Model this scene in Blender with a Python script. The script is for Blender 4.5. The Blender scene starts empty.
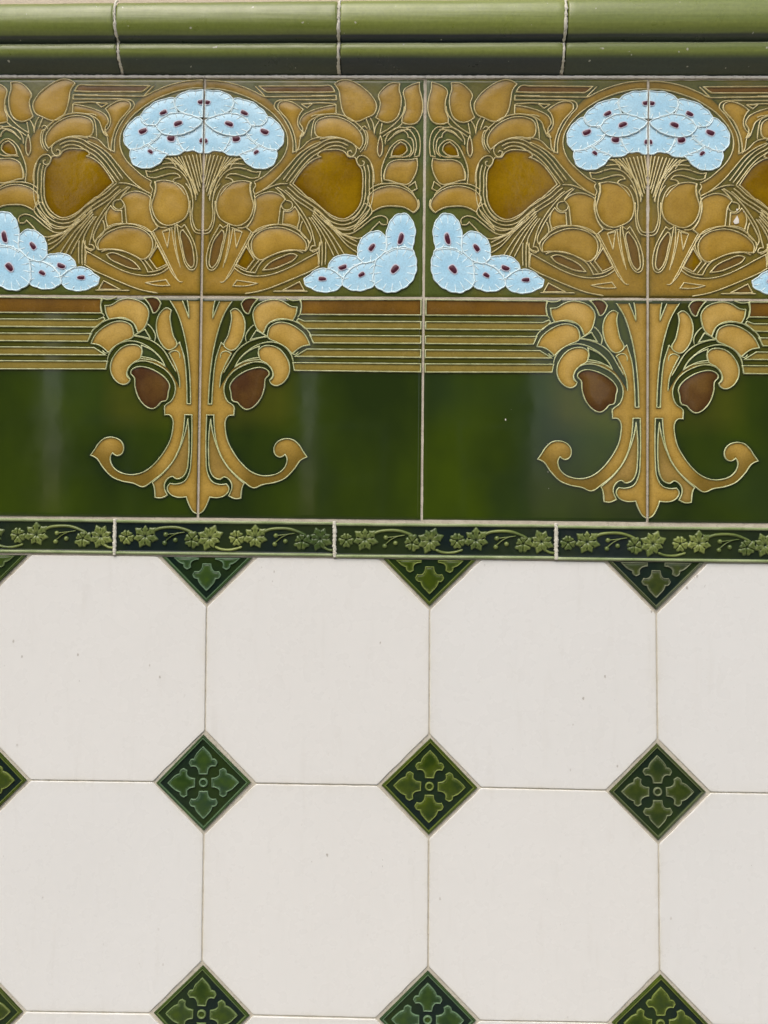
import bpy, bmesh, math, random
import numpy as np
from mathutils import Vector, Matrix
from mathutils.geometry import delaunay_2d_cdt
random.seed(7); rng = np.random.default_rng(7)

P = 0.1545            # metres per tile module (six inch tile plus joint)
Z0 = 1.25             # height of the top of the picture frieze
def W(X, Y, h=0.0):   # module units right / down, h metres out of the wall
    return Vector((X*P, -h, Z0 - Y*P))

sc = bpy.context.scene
# ------------------------------------------------------------------ camera
cam_d = bpy.data.cameras.new('camera'); cam = bpy.data.objects.new('camera', cam_d)
sc.collection.objects.link(cam); sc.camera = cam
cam.location = W(0.89575, 2.06493, 3.787026*P)
rt = Vector((0.99981241, 0.01648741, 0.0101642)); dn = Vector((0.00971017, 0.02738841, -0.9995777)); fw = Vector((-0.01675883, 0.99948889, 0.02722317))
M = Matrix((rt, -dn, -fw)).transposed()
cam.rotation_euler = M.to_euler()
cam_d.sensor_fit = 'VERTICAL'; cam_d.sensor_height = 24.0; cam_d.lens = 24.0*850/1024
cam_d.clip_start = 0.02; cam_d.clip_end = 3000
# ------------------------------------------------------------------ world, sun, exposure
SUN_EL, SUN_AZ = math.radians(52), math.radians(200)    # sun in front of the wall, veiled by thin cloud
w = bpy.data.worlds.new("World"); sc.world = w; w.use_nodes = True
nt = w.node_tree; sky = nt.nodes.new('ShaderNodeTexSky'); sky.sky_type = 'NISHITA'; sky.sun_disc = False
sky.sun_elevation = SUN_EL; sky.sun_rotation = SUN_AZ; sky.dust_density = 3.5; sky.air_density = 1.0; sky.ozone_density = 0.7
bg = nt.nodes['Background']; bg.inputs['Strength'].default_value = 0.11
nt.links.new(sky.outputs[0], bg.inputs['Color'])
sd = bpy.data.lights.new('sun', 'SUN'); sd.energy = 1.25; sd.angle = math.radians(48); sd.color = (1.0, .975, .945)
sun = bpy.data.objects.new('sun', sd); sc.collection.objects.link(sun)
sv = Vector((math.sin(SUN_AZ)*math.cos(SUN_EL), math.cos(SUN_AZ)*math.cos(SUN_EL), math.sin(SUN_EL)))
sun.rotation_euler = sv.to_track_quat('Z', 'Y').to_euler()
sc.view_settings.view_transform = 'Standard'; sc.view_settings.look = 'None'
sc.view_settings.gamma = 1; sc.view_settings.exposure = 0.74
sc.view_settings.use_curve_mapping = False

# ------------------------------------------------------------------ materials
class N:
    def __init__(s, name, rough=.15, spec=.5, coat=0):
        s.m = bpy.data.materials.new(name); s.m.use_nodes = True; s.t = s.m.node_tree
        s.b = s.t.nodes['Principled BSDF']; s.b.inputs['Roughness'].default_value = rough
        s.b.inputs['Specular IOR Level'].default_value = spec; s.b.inputs['Coat Weight'].default_value = coat
        s.b.inputs['Coat Roughness'].default_value = .06
        s.geo = s.t.nodes.new('ShaderNodeNewGeometry')
    def L(s, a, b): s.t.links.new(a, b)
    def noise(s, scale, detail=3, rough=.55, stretch=None, dist=0):
        n = s.t.nodes.new('ShaderNodeTexNoise'); n.inputs['Scale'].default_value = scale
        n.inputs['Detail'].default_value = detail; n.inputs['Roughness'].default_value = rough; n.inputs['Distortion'].default_value = dist
        src = s.geo.outputs['Position']
        if stretch:
            mp = s.t.nodes.new('ShaderNodeMapping'); mp.inputs['Scale'].default_value = stretch; s.L(src, mp.inputs[0]); src = mp.outputs[0]
        s.L(src, n.inputs['Vector']); return n.outputs['Fac']
    def ramp(s, fac, stops):
        r = s.t.nodes.new('ShaderNodeValToRGB'); s.L(fac, r.inputs[0]); e = r.color_ramp.elements
        while len(e) < len(stops): e.new(.5)
        for i, (p, c) in enumerate(stops):
            e[i].position = p; e[i].color = (*c, 1) if isinstance(c, tuple) else (c, c, c, 1)
        return r.outputs[0]
    def mix(s, fac, a, b, mode='MIX'):
        n = s.t.nodes.new('ShaderNodeMix'); n.data_type = 'RGBA'; n.blend_type = mode
        for sock, v in ((n.inputs[0], fac), (n.inputs[6], a), (n.inputs[7], b)):
            if isinstance(v, (int, float)): sock.default_value = v
            elif isinstance(v, tuple): sock.default_value = (*v, 1)
            else: s.L(v, sock)
        return n.outputs[2]
    def math(s, op, a, b=0.0, clamp=False):
        n = s.t.nodes.new('ShaderNodeMath'); n.operation = op; n.use_clamp = clamp
        for sock, v in ((n.inputs[0], a), (n.inputs[1], b)):
            if isinstance(v, (int, float)): sock.default_value = v
            else: s.L(v, sock)
        return n.outputs[0]
    def attr(s, name):
        n = s.t.nodes.new('ShaderNodeAttribute'); n.attribute_name = name; return n.outputs['Fac']
    def rand(s):
        return s.t.nodes.new('ShaderNodeObjectInfo').outputs['Random']
    def color(s, c):
        if isinstance(c, tuple): s.b.inputs['Base Color'].default_value = (*c, 1)
        else: s.L(c, s.b.inputs['Base Color'])
        return s
    def bump(s, h, strength, dist=.001):
        b = s.t.nodes.new('ShaderNodeBump'); b.inputs['Strength'].default_value = strength; b.inputs['Distance'].default_value = dist
        s.L(h, b.inputs['Height']); s.L(b.outputs[0], s.b.inputs['Normal'])
        if s.b.inputs['Coat Weight'].default_value: s.L(b.outputs[0], s.b.inputs['Coat Normal'])
        return s
    def rough(s, v): s.L(v, s.b.inputs['Roughness']); return s

def glaze(name, mid, pool, light=None, rough=.2, vary=.35, nscale=60, bump=.22, poolmax=.9, spec=.22, poolw=0):
    """lead glaze: mid colour, pool = pigment where the glaze gathers thick, light = thin glaze patches"""
    n = N(name, rough, spec)
    light = light or tuple(min(1, c*1.35+.01) for c in mid)
    c = n.mix(n.ramp(n.noise(nscale, 4), [(.35, 0.), (.7, 1.)]), mid, light)
    c = n.mix(n.math('MULTIPLY', n.rand(), vary), c, n.mix(.5, c, pool))
    pf = n.math('MULTIPLY', n.attr('pool_or_shade'), poolmax)
    c = n.mix(pf, c, pool)
    spk = n.ramp(n.noise(900, 2, .6), [(.3, .86), (.6, 1.04)])
    c = n.mix(1.0, c, spk, 'MULTIPLY')
    n.color(c)
    h = n.math('ADD', n.noise(55, 2), n.math('MULTIPLY', n.noise(330, 2), .25))
    n.bump(h, bump, .0012)
    n.rough(n.math('MULTIPLY_ADD', n.noise(160, 3), .12, False) if False else n.ramp(n.noise(90, 4), [(.3, rough*.7), (.75, rough*1.7)]))
    return n.m

MT = {}
MT['leaf'] = glaze('ochre_leaf_glaze', (.335,.200,.025), (.095,.068,.008), (.43,.27,.045))
MT['stem'] = glaze('ochre_stem_glaze', (.275,.165,.020), (.095,.072,.009), (.35,.215,.034))
MT['leaf2'] = glaze('straw_leaf_glaze', (.45,.285,.058), (.17,.105,.012), (.54,.36,.10))
MT['stem2'] = glaze('straw_stem_glaze', (.40,.25,.045), (.12,.078,.010), (.48,.31,.07))
MT['scroll'] = glaze('olive_scroll_glaze', (.24,.155,.034), (.11,.08,.012), (.40,.26,.07), nscale=28)
MT['amber'] = glaze('amber_pod_glaze', (.17,.090,.001), (.06,.034,.002), (.32,.19,.003), rough=.10, nscale=20, poolw=1)
MT['brown'] = glaze('chestnut_pod_glaze', (.075,.034,.012), (.035,.014,.006), (.15,.08,.018), rough=.14, nscale=40)
MT['slot'] = glaze('dark_amber_glaze', (.17,.085,.014), (.07,.05,.012), (.20,.12,.02))
MT['band'] = glaze('olive_band_glaze', (.25,.185,.036), (.14,.11,.022), (.33,.24,.05), nscale=30)
MT['brownband'] = glaze('brown_band_glaze', (.12,.060,.008), (.07,.035,.006), (.23,.115,.012), nscale=22)
MT['darkgreen'] = glaze('green_slot_glaze', (.035,.05,.012), (.015,.024,.008), (.06,.085,.018))
MT['line'] = glaze('cream_raised_line_glaze', (.62,.52,.24), (.50,.40,.15), (.70,.62,.34), rough=.24, nscale=120, spec=.45)
MT['line2'] = glaze('pale_green_raised_line_glaze', (.50,.52,.25), (.38,.42,.17), (.60,.62,.36), rough=.22, nscale=120, spec=.45)
MT['white_line'] = glaze('white_raised_line_glaze', (.66,.81,.83), (.6,.76,.79), (.74,.86,.87), rough=.25, spec=.4)
MT['petal'] = glaze('pale_blue_petal_glaze', (.31,.57,.73), (.54,.75,.82), (.40,.64,.77), rough=.22, poolmax=.8, nscale=110, spec=.35)
MT['stamen'] = glaze('plum_stamen_glaze', (.055,.009,.020), (.09,.02,.035), (.075,.014,.028), rough=.3)
MT['pinkring'] = glaze('pink_ring_glaze', (.54,.52,.60), (.54,.54,.6), (.58,.56,.63), rough=.3)
MT['chip'] = N('chipped_biscuit', .8).color((.68,.64,.56)).m

def body_upper():
    n = N('olive_tile_glaze', .2, .3)
    f = n.math('ADD', n.attr('greenness'), n.math('MULTIPLY', n.math('SUBTRACT', n.noise(45, 4), .5), .55), True)
    c = n.mix(f, (.25,.155,.020), (.072,.095,.018))
    c = n.mix(n.math('MULTIPLY', n.attr('pool_or_shade'), .85), c, n.mix(f, (.060,.048,.006), (.020,.032,.006)))
    c = n.mix(1., c, n.ramp(n.noise(900, 2, .6), [(.3, .82), (.65, 1.08)]), 'MULTIPLY')
    n.color(c); n.bump(n.noise(60, 3), .25, .0012); return n.m
def body_lower():
    n = N('bottle_green_tile_glaze', .06, .30)
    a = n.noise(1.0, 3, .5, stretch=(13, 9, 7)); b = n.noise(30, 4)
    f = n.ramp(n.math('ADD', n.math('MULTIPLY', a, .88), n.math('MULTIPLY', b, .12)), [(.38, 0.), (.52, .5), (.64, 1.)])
    c = n.mix(f, (.018,.031,.006), (.040,.064,.004))  # lighter green patches painted in to stand for soft reflections
    c = n.mix(n.ramp(n.noise(5.5, 2), [(.57, 0.), (.70, .55)]), c, (.012,.026,.020))  # bluish reflection patches, painted into the colour as well
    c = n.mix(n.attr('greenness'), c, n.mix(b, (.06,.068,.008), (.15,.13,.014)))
    c = n.mix(n.math('MULTIPLY', n.attr('pool_or_shade'), .8), c, (.008,.016,.010))
    n.color(c)
    n.bump(n.math('ADD', n.noise(14, 2), n.math('MULTIPLY', n.noise(160, 3), .02)), .22, .0009)
    n.rough(n.ramp(n.noise(70, 4), [(.3, .03), (.8, .10)])); return n.m
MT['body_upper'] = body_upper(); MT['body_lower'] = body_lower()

def rail_mat():
    n = N('apple_green_rail_glaze', .3, .5)
    streak = n.noise(1.0, 5, .6, stretch=(6, 130, 260))
    c = n.mix(n.ramp(streak, [(.3, 0.), (.7, 1.)]), (.15,.188,.026), (.225,.26,.060))
    c = n.mix(n.math('MULTIPLY', n.attr('pool_or_shade'), .97), c, (.013,.020,.034))  # pooled glaze plus the bluish dark of reflected ground, painted in
    c = n.mix(n.math('MULTIPLY', n.attr('thin_or_lit'), .9), c, (.62,.68,.42))  # lit edge of the fillet, painted pale
    c = n.mix(n.math('MULTIPLY', n.rand(), .3), c, (.09,.12,.03))
    c = n.mix(1., c, n.ramp(n.noise(500, 3, .6), [(.3, .88), (.65, 1.06)]), 'MULTIPLY')
    sp = n.ramp(n.noise(300, 1, .3), [(.775, 0.), (.80, 1.)])
    c = n.mix(sp, c, (.42,.42,.32))
    n.color(c)
    n.bump(n.math('ADD', n.noise(1.0, 3, .5, stretch=(10, 200, 200)), n.math('MULTIPLY', n.noise(260, 2), .12)), .22, .001)
    n.rough(n.ramp(n.noise(80, 4), [(.3, .26), (.8, .42)])); return n.m
MT['rail'] = rail_mat()
def border_mat(name, base, pool, light):
    n = N(name, .16, .22)
    f = n.ramp(n.noise(13, 2), [(.42, 0.), (.58, 1.)])
    c = n.mix(f, base, light)
    c = n.mix(n.math('MULTIPLY', n.attr('pool_or_shade'), .8), c, pool)
    n.color(c); n.bump(n.noise(180, 3), .25, .0008); return n.m
MT['strip_bg'] = border_mat('navy_green_strip_glaze', (.011,.019,.020), (.007,.013,.010), (.034,.050,.010))
def relief_mat():   # thin over the high relief (light), thick in the hollows (dark)
    n = N('leaf_green_relief_glaze', .2, .35)
    c = n.mix(n.attr('thin_or_lit'), (.035,.060,.012), n.mix(n.ramp(n.noise(22, 4), [(.35, 0.), (.65, 1.)]), (.055,.088,.022), (.27,.31,.080)))
    n.color(c); n.bump(n.noise(400, 2), .15, .0006); return n.m
MT['relief'] = relief_mat()
MT['fillet'] = glaze('pale_green_fillet_glaze', (.20,.26,.10), (.07,.10,.02), (.36,.41,.22), rough=.22, nscale=50)
MT['diamond_bg'] = border_mat('deep_green_diamond_glaze', (.007,.016,.012), (.004,.009,.008), (.018,.034,.007))
def dleaf():
    n = N('moss_green_diamond_glaze', .16, .22)
    c = n.mix(n.rand(), (.017,.038,.003), (.022,.042,.017))
    c = n.mix(n.ramp(n.noise(90, 3), [(.35, 0.), (.7, 1.)]), c, (.050,.080,.007))
    c = n.mix(n.attr('thin_or_lit'), c, (.17,.23,.085))
    tn = n.t.nodes.new('ShaderNodeObjectInfo').outputs['Color']; c = n.mix(1., c, tn, 'MULTIPLY')
    n.color(c); n.bump(n.noise(150, 3), .2, .0008); return n.m
MT['dleaf'] = dleaf()

def white_mat():
    n = N('ivory_tile_glaze', .28, .45)
    c = n.mix(n.ramp(n.noise(6, 2), [(.3, 0.), (.7, 1.)]), (.675,.672,.632), (.700,.698,.660))
    c = n.mix(n.math('MULTIPLY', n.rand(), .75), c, (.715,.70,.645))
    st = n.ramp(n.noise(1.0, 5, .65, stretch=(110, 60, 16)), [(.56, 0.), (.85, .24)])
    c = n.mix(st, c, (.47,.44,.38))
    c = n.mix(n.math('MULTIPLY', n.attr('edge_stain'), n.ramp(n.noise(70, 4), [(.35, .05), (.75, .5)])), c, (.55,.51,.38))
    sp = n.math('MULTIPLY', n.ramp(n.noise(1., 2, .6, stretch=(420, 300, 230)), [(.70, 0.), (.75, 1.)]), n.ramp(n.noise(22, 2), [(.55, 0.), (.66, 1.)]))
    c = n.mix(n.math('MULTIPLY', sp, .75), c, (.27,.24,.20))
    vo = n.t.nodes.new('ShaderNodeTexVoronoi'); vo.inputs['Scale'].default_value = 1.0
    mp = n.t.nodes.new('ShaderNodeMapping'); mp.inputs['Scale'].default_value = (95, 60, 62); n.L(n.geo.outputs['Position'], mp.inputs[0]); n.L(mp.outputs[0], vo.inputs['Vector'])
    pit = n.math('MULTIPLY', n.ramp(n.math('ADD', vo.outputs['Distance'], n.math('MULTIPLY', n.noise(900, 2), .10)), [(.10, 1.), (.135, 0.)]), n.ramp(n.noise(17, 3), [(.53, 0.), (.60, 1.)]))
    c = n.mix(n.math('MULTIPLY', pit, .7), c, (.30,.26,.21))
    n.color(c)
    n.bump(n.math('ADD', n.noise(28, 3), n.math('MULTIPLY', n.noise(420, 3), .05)), .18, .0012)
    n.rough(n.ramp(n.noise(60, 4), [(.3, .2), (.8, .42)])); return n.m
MT['white'] = white_mat()
def grout_mat(name, a, b, dark):
    n = N(name, .85, .25)
    c = n.mix(n.ramp(n.noise(120, 5), [(.3, 0.), (.7, 1.)]), a, b)
    c = n.mix(n.ramp(n.noise(380, 4), [(.58, 0.), (.75, .8)]), c, dark)
    n.color(c); n.bump(n.noise(900, 5), .45, .0008); return n.m
MT['grout'] = grout_mat('pale_cement_grout', (.42,.365,.28), (.55,.50,.40), (.26,.22,.15))
MT['grout_white'] = grout_mat('ivory_grout', (.45,.41,.32), (.57,.535,.44), (.30,.26,.18))
MT['grout_joint'] = grout_mat('pale_joint_grout', (.74,.71,.62), (.84,.81,.73), (.44,.41,.31))
MT['bead'] = grout_mat('squeezed_grout', (.50,.48,.38), (.68,.65,.54), (.20,.20,.13))
MT['plaster'] = grout_mat('cream_painted_plaster', (.60,.50,.38), (.64,.55,.42), (.5,.42,.3))
n = N('worn_concrete_paving', .85, .3); n.color(n.mix(n.noise(1.5, 6), (.26,.25,.23), (.36,.345,.32))); n.bump(n.noise(60, 4), .3, .004); MT['paving'] = n.m
n = N('asphalt', .9, .3); n.color(n.mix(n.noise(2, 6), (.04,.04,.04), (.065,.063,.06))); MT['asphalt'] = n.m

# ------------------------------------------------------------------ object helpers
COL = sc.collection
def empty(name, loc, label, cat, group=None):
    o = bpy.data.objects.new(name, None); COL.objects.link(o); o.location = loc; o.empty_display_size = .02
    o['label'] = label; o['category'] = cat
    if group: o['group'] = group
    return o
def build(name, V, F, mats, parent=None, fm=None, attrs=None, smooth=True, origin=(0, 0, 0)):
    me = bpy.data.meshes.new(name); og = Vector(origin)
    me.from_pydata([tuple(Vector(v)-og) for v in V], [], F)
    for m in mats: me.materials.append(MT[m])
    if fm is not None: me.polygons.foreach_set('material_index', fm)
    if smooth: me.polygons.foreach_set('use_smooth', [True]*len(F))
    for k, a in (attrs or {}).items():
        at = me.attributes.new(k, 'FLOAT', 'POINT'); at.data.foreach_set('value', list(map(float, a)))
    me.update(); o = bpy.data.objects.new(name, me); COL.objects.link(o)
    o.location = og
    if parent: o.parent = parent; o.location = og - parent.location if parent.parent is None else og - parent.location - parent.parent.location
    return o
class MB:
    """mesh pieces in module units (x right, y down, h metres out of the wall)"""
    def __init__(s): s.V = []; s.F = []; s.fm = []; s.pool = []; s.thin = []; s.mir = False
    def add(s, V, F, mi=0, pool=None, thin=None):
        b = len(s.V); s.V += list(V); s.F += [tuple(b+i for i in f) for f in F]; s.fm += [mi]*len(F)
        s.pool += list(pool) if pool is not None else [0.]*len(V); s.thin += list(thin) if thin is not None else [0.]*len(V)
    def out(s, name, mats, parent, ox, oy, mirror=False, extra=None):
        sg = -1 if mirror else 1
        V = [W(ox + sg*x, oy + y, h) for x, y, h in s.V]
        F = s.F if mirror else [tuple(reversed(f)) for f in s.F]      # +x right, y down: flip so faces look outwards
        F = fix_winding(V, F)
        at = {'pool_or_shade': s.pool, 'thin_or_lit': s.thin}
        if extra: at.update(extra)
        c = parent.location if parent else (0, 0, 0)
        return build(name, V, F, mats, parent, s.fm, at)
def fix_winding(V, F):   # a face that looks into the wall is turned round
    A = np.array([tuple(v) for v in V]); R = []
    for f in F:
        q = A[list(f)]; r = np.roll(q, -1, 0); ny = float((q[:, 2]*r[:, 0]-q[:, 0]*r[:, 2]).sum())
        R.append(tuple(reversed(f)) if ny > 1e-11 else f)
    return R

def spline(pts, closed=False, step=.006, corner=62, trim=False):
    p = [np.array(q, float) for q in pts]; n = len(p)
    def isc(i):
        if not closed and (i == 0 or i == n-1): return True
        a, b, c = p[(i-1) % n], p[i], p[(i+1) % n]
        u, v = b-a, c-b; nu, nv = np.linalg.norm(u), np.linalg.norm(v)
        if nu < 1e-9 or nv < 1e-9: return True
        return math.degrees(math.acos(max(-1, min(1, float(u@v)/(nu*nv))))) > corner
    cs = [isc(i) for i in range(n)]; out = []
    for i in range(n if closed else n-1):
        a, b = p[i], p[(i+1) % n]
        L = np.linalg.norm(b-a)
        def tan(j, d):
            if cs[j % n] or L > .17: return None
            q0, q1, q2 = p[(j-1) % n], p[j % n], p[(j+1) % n]
            t = (q1-q0)/max(np.linalg.norm(q1-q0), 1e-9)+(q2-q1)/max(np.linalg.norm(q2-q1), 1e-9)
            return t/max(np.linalg.norm(t), 1e-9)*L
        t0, t1 = tan(i, 0), tan(i+1, 1)
        if t0 is None and t1 is None: t0 = t1 = b-a
        elif t0 is None: t0 = 1.5*(b-a)-.5*t1
        elif t1 is None: t1 = 1.5*(b-a)-.5*t0
        m = max(1, int(round(L/step)))
        for k in range(m):
            s = k/m; h00 = 2*s**3-3*s*s+1; h10 = s**3-2*s*s+s; h01 = -2*s**3+3*s*s; h11 = s**3-s*s
            out.append(h00*a+h10*t0+h01*b+h11*t1)
    if not closed: out.append(p[-1])
    if trim: out = [np.array([min(.9940, max(.0060, q[0])), q[1]]) for q in out]
    return out
def smooth1(t): return t*t*(3-2*t)
LW = .0029      # half width of a raised line in modules
def ribbon(mb, path, hw=LW, ht=.0009, z=0., closed=False, mi=0, taper=True, wob=.10):
    q = [np.array(a[:2]) for a in path]; n = len(q)
    if n < 2: return
    prof = [(-1, -.12), (-.72, .55), (-.28, .95), (.28, .95), (.72, .55), (1, -.12)]; k = len(prof)
    V = []; ph = rng.random()*9
    for i in range(n):
        a = q[(i-1) % n] if closed or i > 0 else q[i]; c = q[(i+1) % n] if closed or i < n-1 else q[i]
        d0 = q[i]-a; d1 = c-q[i]
        d0 = d0/(np.linalg.norm(d0) or 1); d1 = d1/(np.linalg.norm(d1) or 1); t = d0+d1
        if np.linalg.norm(t) < 1e-6: t = d1 if np.linalg.norm(d1) > 0 else d0
        t /= np.linalg.norm(t); nn = np.array([-t[1], t[0]])
        co = max(.45, float(t@(d1 if np.linalg.norm(d1) > 0 else d0))); w_ = hw/co*(1+wob*math.sin(ph+i*.55)+wob*.6*math.sin(ph*3+i*1.31))
        hh = ht*(1+wob*math.sin(ph*2+i*.37))
        if not closed and taper and (i == 0 or i == n-1): w_ *= .45; hh *= .4
        for u, v in prof: V.append((q[i][0]+nn[0]*u*w_, q[i][1]+nn[1]*u*w_, z+v*hh))
    F = []
    for i in range(n if closed else n-1):
        j = (i+1) % n
        for a in range(k-1): F.append((i*k+a, i*k+a+1, j*k+a+1, j*k+a))
    if not closed: F.append(tuple(range(k))); F.append(tuple((n-1)*k+a for a in range(k)))
    mb.add(V, F, mi)
def inside(px, py, poly):
    X, Y = poly[:, 0], poly[:, 1]; X2, Y2 = np.roll(X, -1), np.roll(Y, -1)
    c = ((Y[None] > py[:, None]) != (Y2[None] > py[:, None])) & (px[:, None] < (X2-X)[None]*(py[:, None]-Y[None])/((Y2-Y)[None]+1e-12)+X[None])
    return c.sum(1) % 2 == 1
def dist(px, py, A, B):
    d = B-A; L = (d*d).sum(1)+1e-12; out = np.full(len(px), 9.)
    for s in range(0, len(px), 2000):
        q = np.stack([px[s:s+2000], py[s:s+2000]], 1)[:, None]-A[None]
        t = np.clip((q*d[None]).sum(2)/L, 0, 1); r = q-t[..., None]*d[None]
        out[s:s+2000] = np.sqrt((r*r).sum(2)).min(1)
    return out
def fill(mb, path, z=.0001, dome=.0006, wid=.02, gs=.011, mi=0, poolw=.010, thinw=None, conv=None):
    """domed glazed cell inside a closed path"""
    q = np.array([a[:2] for a in path]); A, B = q, np.roll(q, -1, 0)
    x0, y0 = q.min(0); x1, y1 = q.max(0)
    gx, gy = np.meshgrid(np.arange(x0+gs/2, x1, gs), np.arange(y0+gs/2, y1, gs)); gx = gx.ravel()+(rng.random(gx.size)-.5)*gs*.3; gy = gy.ravel()+(rng.random(gy.size)-.5)*gs*.3
    if len(gx):
        k = inside(gx, gy, q); gx, gy = gx[k], gy[k]
        if len(gx): k = dist(gx, gy, A, B) > gs*.4; gx, gy = gx[k], gy[k]
    pts = [Vector(a) for a in q]+[Vector(a) for a in zip(gx, gy)]
    n = len(q)
    r = delaunay_2d_cdt(pts, [(i, (i+1) % n) for i in range(n)], [], 1, 1e-7)
    vs = np.array([tuple(v) for v in r[0]]); fs = [tuple(f) for f in r[2]]
    if len(vs) == 0: return
    d = dist(vs[:, 0], vs[:, 1], A, B); c = vs[np.array([list(f[:3]) for f in fs])].mean(1)
    keep = inside(c[:, 0], c[:, 1], q); fs = [f for f, k in zip(fs, keep) if k]
    t = np.clip(d/wid, 0, 1); h = z+dome*(.35*np.sqrt(np.clip(1-(1-t)**2, 0, 1))+.65*t*t*(3-2*t))
    pool = np.exp(-d/poolw); thin = np.exp(-d/thinw) if thinw else np.zeros(len(d))
    mb.add([(a, b, e) for (a, b), e in zip(vs, h)], fs, mi, pool, thin)

# ------------------------------------------------------------------ tracing frames: enlarged views of one tile, 6.4 view units a print pixel
def tile_uv(px, py, row):     # tile-local module coordinates of the right hand tile of the motif
    if row == 0:
        xl = 203.8-(py-77.4)/220*1.8; xr = 423.9-(py-77.4)/220*1.2; yt = 77.2+(px-203)/220*.3; yb = 297.0+(px-203)/220*1.2
    else:
        xl = 202.6-(py-298)/220*1.0; xr = 423.5-(py-298)/220*.7; yt = 297.0+(px-203)/220*1.2; yb = 518.8+(px-203)/220*3.0
    return ((px-xl)/(xr-xl), (py-yt)/(yb-yt))
def frame(x0, y0, row, s=6.4):
    return lambda *p: [tile_uv(x0+u/s, y0+v/s, row) for u, v in zip(p[0::2], p[1::2])]
a_ = frame(200, 76, 0); b_ = frame(310, 76, 0); c_ = frame(200, 184, 0); d_ = frame(310, 184, 0)
e_ = frame(200, 292, 1); f_ = frame(200, 404, 1); g_ = frame(280, 292, 1, 5.12)

# =================================================================== UPPER TILE OF THE MOTIF
leaves_up = [
  c_(150,20, 112,90, 105,160, 125,220, 175,255, 240,272, 290,252, 325,208, 342,140, 330,90, 318,45, 322,-8, 270,-17, 205,-5),
  c_(352,95, 400,65, 460,55, 515,75, 545,103, 518,140, 508,200, 500,262, 440,272, 380,298, 340,320, 300,285, 335,230, 352,160),
  c_(535,178, 527,262, 575,266, 620,284, 635,230, 628,185, 605,150, 575,178),
  c_(330,390, 345,345, 390,305, 450,285, 520,283, 590,305, 645,340, 680,390, 675,432, 620,428, 560,432, 500,445, 440,470, 388,490, 345,455),
  d_(365,95, 400,50, 450,25, 520,15, 600,35, 660,80, 685,140, 655,187, 600,155, 530,145, 460,150, 395,182, 380,140),
  b_(150,50, 180,30, 220,22, 280,40, 340,80, 390,130, 418,190, 400,245, 355,268, 290,292, 240,275, 205,230, 188,160, 178,95),
  b_(430,125, 460,80, 510,45, 565,45, 562,85, 575,140, 570,210, 545,270, 495,298, 450,290, 415,265, 435,215, 442,170),
  b_(590,95, 630,60, 690,40, 692,85, 706,140, 712,200, 702,255, 675,298, 630,310, 580,298, 583,265, 600,220, 600,160),
  b_(25,340, 40,290, 90,265, 160,262, 230,285, 290,330, 325,380, 332,430, 310,472, 260,430, 200,402, 130,390, 70,396, 38,385),
  b_(470,640, 478,600, 500,560, 550,540, 620,540, 675,530, 680,580, 660,645, 620,695, 560,690, 500,672, 470,668),
  a_(495,205, 500,175, 530,160, 575,165, 620,188, 655,215, 632,248, 620,290, 628,330, 660,365, 640,395, 628,460, 612,490, 608,420, 590,350, 558,285, 520,240),
  b_(0,225, 60,205, 160,185, 162,242, 90,246, 35,262, -10,295, -28,340, -50,385, -70,392, -50,340, -70,300, -50,255),
]
pods_up = [
  a_(592,692, 640,618, 685,566, 735,532, 768,520)+b_(45,512, 58,488, 120,474, 180,474, 218,490, 242,520, 282,524, 300,565, 325,600, 334,680, 330,768)
   + d_(330,85, 308,152, 262,205, 210,228, 150,213, 90,173, 40,128, 0,96)+c_(690,90, 640,45),
  b_(512,515, 530,462, 570,425, 605,445, 614,480, 582,508),
]
stems_up = [
  c_(20,330, 62,318, 60,400, 45,500, 70,560, 115,530, 165,340, 210,290, 330,310, 300,400, 232,520, 280,572, 420,588, 600,525, 768,435, 768,525, 620,600, 400,685, 290,706, 20,706),
  a_(25,27, 100,31, 180,43, 260,66, 340,99, 412,135, 470,190, 545,300, 575,360, 590,490, 640,470, 700,415, 768,400, 768,420, 700,452, 630,502, 560,580, 500,650, 420,720, 350,762, 345,682, 400,652, 460,602, 510,552, 545,490, 558,430, 550,370, 520,310, 470,250, 410,200, 340,155, 260,120, 180,95, 100,80, 25,78),
  b_(350,345, 380,340, 405,370, 425,400, 428,500, 440,520, 462,500, 472,450, 500,440, 478,520, 455,600, 450,690, 390,700, 390,620, 375,560, 345,512, 305,500, 340,470, 358,430, 355,385),
]
slots_up = [
  (c_(235,520, 298,405, 350,487, 300,552), 'amber'), (c_(140,300, 90,370, 66,470, 66,528, 82,542, 110,510, 142,400, 152,310), 'slot'),
  (c_(405,555, 450,507, 520,472, 590,450, 622,462, 600,490, 540,520, 470,547), 'slot'), (c_(215,655, 240,620, 370,640, 300,656), 'body_upper'),
  (c_(530,685, 638,630, 668,685), 'slot'), (c_(222,300, 270,312, 235,412), 'slot'),
  (b_(443,385, 430,430, 428,498, 440,520, 452,500, 456,430), 'slot'),
  (a_(345,62, 372,64, 425,103, 768,103)+b_(150,103, 140,80, 120,62)+a_(768,62, 375,62)[:1], 'brownband'),
]
slots_up[-1] = (a_(375,64, 768,62)+b_(125,62, 152,100)+a_(768,103, 427,103), 'brownband')
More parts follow.
